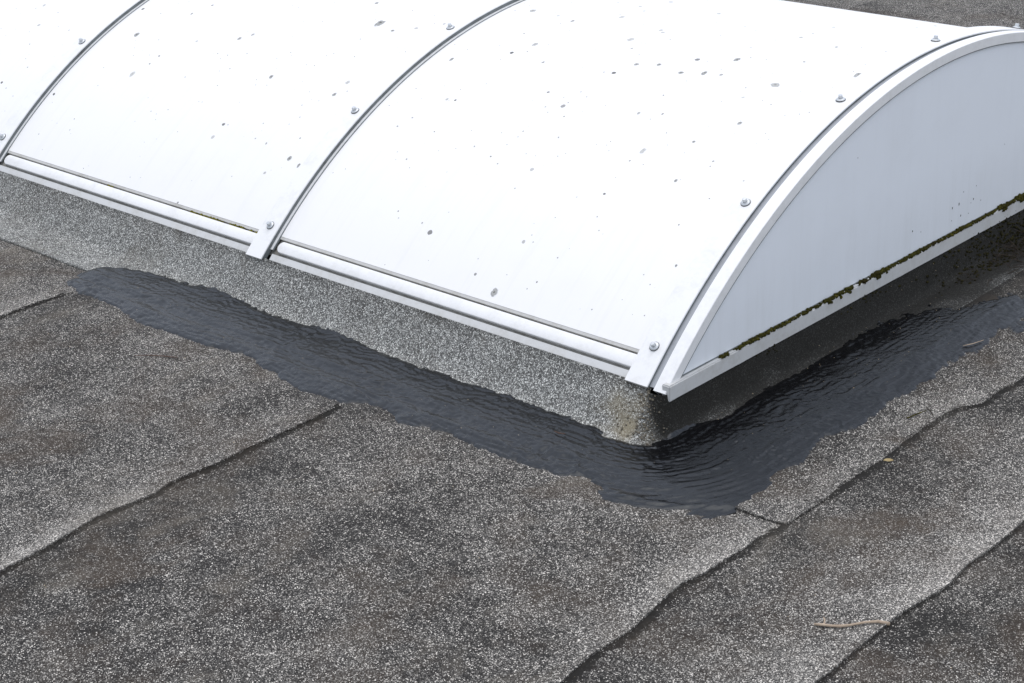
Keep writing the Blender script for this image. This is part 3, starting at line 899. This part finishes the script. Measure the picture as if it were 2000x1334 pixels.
def top_z(x, y): return sheet_top(x, y)
tw = [(0.582, -0.345), (0.595, -0.340), (0.605, -0.3355), (0.615, -0.330), (0.625, -0.320), (0.639, -0.302), (0.652, -0.289), (0.663, -0.277)]
pts = [(x, y, top_z(x, y) + 0.0032 + 0.0022 * abs(n3(i * 1.7, 2))) for i, (x, y) in enumerate(tw)]
twig = tube('twig', pts, [.0019, .0022, .0019, .0025, .0020, .0018, .0022, .0031], M['twig'])
sx, sy, sz = pts[1]
tube('side_shoot', [(sx, sy, sz), (sx - 0.003, sy + 0.006, sz + 0.004), (sx - 0.008, sy + 0.011, sz + 0.004)], [.0015, .0012, .0009], M['twig'], twig)
tag(twig, 'pale brown dry twig lying on the felt by the lower seam', 'twig', 'dry twigs and stems lying on the roof')
tw = [(-1.001, -0.372), (-0.980, -0.352), (-0.952, -0.336), (-0.925, -0.323)]
t2 = tube('twig', [(x, y, top_z(x, y) + 0.0028) for (x, y) in tw], [.0007, .0009, .0011, .0008], M['redstem'])
tag(t2, 'thin red brown stem lying on the felt below the sealant', 'twig', 'dry twigs and stems lying on the roof')
st = tube('twig', [(0.337, 0.308, 0.0085), (0.342, 0.331, 0.009), (0.347, 0.356, 0.0085)], [.0013, .0011, .0008], M['moss'])
tag(st, 'short dark olive stem on the pale felt beside the sealant', 'twig', 'dry twigs and stems lying on the roof')
st = tube('twig', [(0.338, 0.370, 0.0075), (0.354, 0.357, 0.0095), (0.367, 0.345, 0.0078)], [.0008, .0010, .0008], M['straw'])
tag(st, 'thin straw crossing the felt beside the dark olive stem', 'twig', 'dry twigs and stems lying on the roof')
st = tube('twig', [kerb_point(s, t, KT + 0.005) for s, t in ((0.753, 0.209), (0.777, 0.217), (0.806, 0.223))], [.0007, .0009, .0006], M['twig'])
tag(st, 'slender tan stalk lying on the black sealant at its far end', 'twig', 'dry twigs and stems lying on the roof')
st = tube('twig', [kerb_point(s, t, KT + 0.0055) for s, t in ((-0.119, 0.068), (-0.107, 0.069), (-0.097, 0.064))], [.0009, .0013, .0010], M['redstem'])
tag(st, 'tiny orange brown stalk stuck on the black sealant below the eave', 'twig', 'dry twigs and stems lying on the roof')

# curled dry leaf by the middle seam
V, Fc = [], []
lx, ly = 0.4008, 0.1436
nl = 9
for i in range(nl):
    a = i / (nl - 1)
    hw = 0.0052 * math.sin(math.pi * min(1, a * 0.97 + 0.02)) ** 0.7
    cx_, cy_ = lx + (a - .5) * 0.0165 * 0.78, ly + (a - .5) * 0.0165 * 0.62
    for j in (-1, -0.5, 0, 0.5, 1):
        V.append((cx_ - 0.62 * hw * j, cy_ + 0.78 * hw * j, 0.0105 + 0.0022 * abs(j) ** 1.5 + 0.0015 * n3(i, j, 3)))
Fc = grid_faces(nl, 5)
leaf = link_mesh('leaf', V, Fc, M['leaf'], smooth=True)
sm = leaf.modifiers.new('thickness', 'SOLIDIFY'); sm.thickness = 0.0004
tag(leaf, 'small ochre dry leaf lying on the seam between the felt sheets', 'leaf')

# flakes of litter on the sealant and felt
V, Fc = [], []
def flake(p, r):
    b = len(V); k = random.choice((4, 5, 6)); ph = random.uniform(0, 6)
    tx, ty = random.uniform(-.35, .35), random.uniform(-.35, .35)
    for i in range(k):
        a = ph + 2 * math.pi * i / k; rr = r * random.uniform(0.6, 1.2)
        V.append((p[0] + rr * math.cos(a), p[1] + 0.7 * rr * math.sin(a), p[2] + rr * (tx * math.cos(a) + ty * math.sin(a)) + 0.0004))
    V.append((p[0], p[1], p[2] + 0.0009))
    for i in range(k): Fc.append((b + i, b + (i + 1) % k, b + k))
for _ in range(70):
    s = random.uniform(-1.4, 0.95); t = random.uniform(0.0, 0.19)
    flake(kerb_point(s, t, KT + 0.0042), random.choice((0.0006, 0.0007, 0.0009, 0.0013)))
for _ in range(46):
    s = random.uniform(0.4, 1.25); t = random.uniform(-0.06, 0.22)
    flake(kerb_point(s, t, KT + 0.0042), random.uniform(0.0006, 0.0014))
for _ in range(60):
    x, y = random.uniform(-1.3, 0.9), random.uniform(-1.0, -0.26)
    flake((x, y, sheet_top(x, y) + 0.0015), random.uniform(0.0008, 0.0018))
tag(link_mesh('litter_flakes', V, Fc, M['flake']), 'pale flakes of dead leaf scattered on the sealant and felt', 'litter', kind='stuff')

# crumbs of loose stone and mortar on the kerb corner
items = []
for _ in range(210):
    s = random.gauss(0.015, 0.035); t = random.uniform(-0.080, 0.0)
    r = random.choice((0.0009, 0.0012, 0.0016, 0.0024)) * random.uniform(0.7, 1.1)
    items.append((kerb_point(s, t, KT + r * 0.25), (r, r, r * 0.8)))
tag(blobs('stone_crumbs', items, M['grit'], 0.5), 'beige crumbs of grit stuck on the corner of the kerb', 'grit', kind='stuff')

# dead weeds against the end of the kerb
V, Fc = [], []
def stem(p0, p1, r):
    b = len(V)
    p0, p1 = Vector(p0), Vector(p1)
    mid = (p0 + p1) / 2 + Vector((random.uniform(-.012, .012), random.uniform(-.012, .012), random.uniform(0, .012)))
    for p, rr in ((p0, r), (mid, r * 0.9), (p1, r * 0.5)):
        for k in range(4):
            a = math.pi / 2 * k
            V.append((p.x + rr * math.cos(a), p.y + rr * math.sin(a) * 0.7, p.z + rr * math.sin(a)))
    for l in range(2):
        for k in range(4):
            a, c = b + l * 4 + k, b + l * 4 + (k + 1) % 4
            Fc.append((a, c, c + 4, a + 4))
for _ in range(170):
    y = random.gauss(1.25, 0.14); x = 0.06 + abs(random.gauss(0, 0.06))
    s = SA + y - CY
    z = kerb_point(s, min(0.2, x - XF), KT)[2] if x > XF else random.uniform(0.01, 0.06)
    an = random.uniform(0, 6.28); L = random.uniform(0.02, 0.075)
    stem((x, y, max(z, 0.006)), (x + 0.6 * L * math.cos(an), y + L * math.sin(an), max(0.008, z + random.uniform(-0.3, 0.7) * L)), random.uniform(0.0004, 0.0011))
tag(link_mesh('dead_weeds', V, Fc, M['straw']), 'tangle of dead weed stems under the end sill at the far end of the kerb', 'weeds', kind='stuff')
items = []
for _ in range(900):
    y = random.gauss(1.22, 0.15); s = SA + y - CY
    t = random.uniform(-0.078, 0.05); r = random.uniform(0.0010, 0.0034)
    items.append((kerb_point(s, t, KT + r * 0.2), (r, r * 1.2, r * 0.8)))
for _ in range(60):
    s = random.choice((0.45, 0.72, 0.76, 0.80)) + random.gauss(0, 0.02); t = random.uniform(-0.08, -0.05); r = random.uniform(0.0010, 0.0022)
    items.append((kerb_point(s, t, KT + r * 0.2), (r, r * 1.2, r * 0.8)))
tag(blobs('moss', items, M['moss_dark'], 0.5), 'dark clumps of moss on the felt at the foot of the end wall', 'moss', kind='stuff')
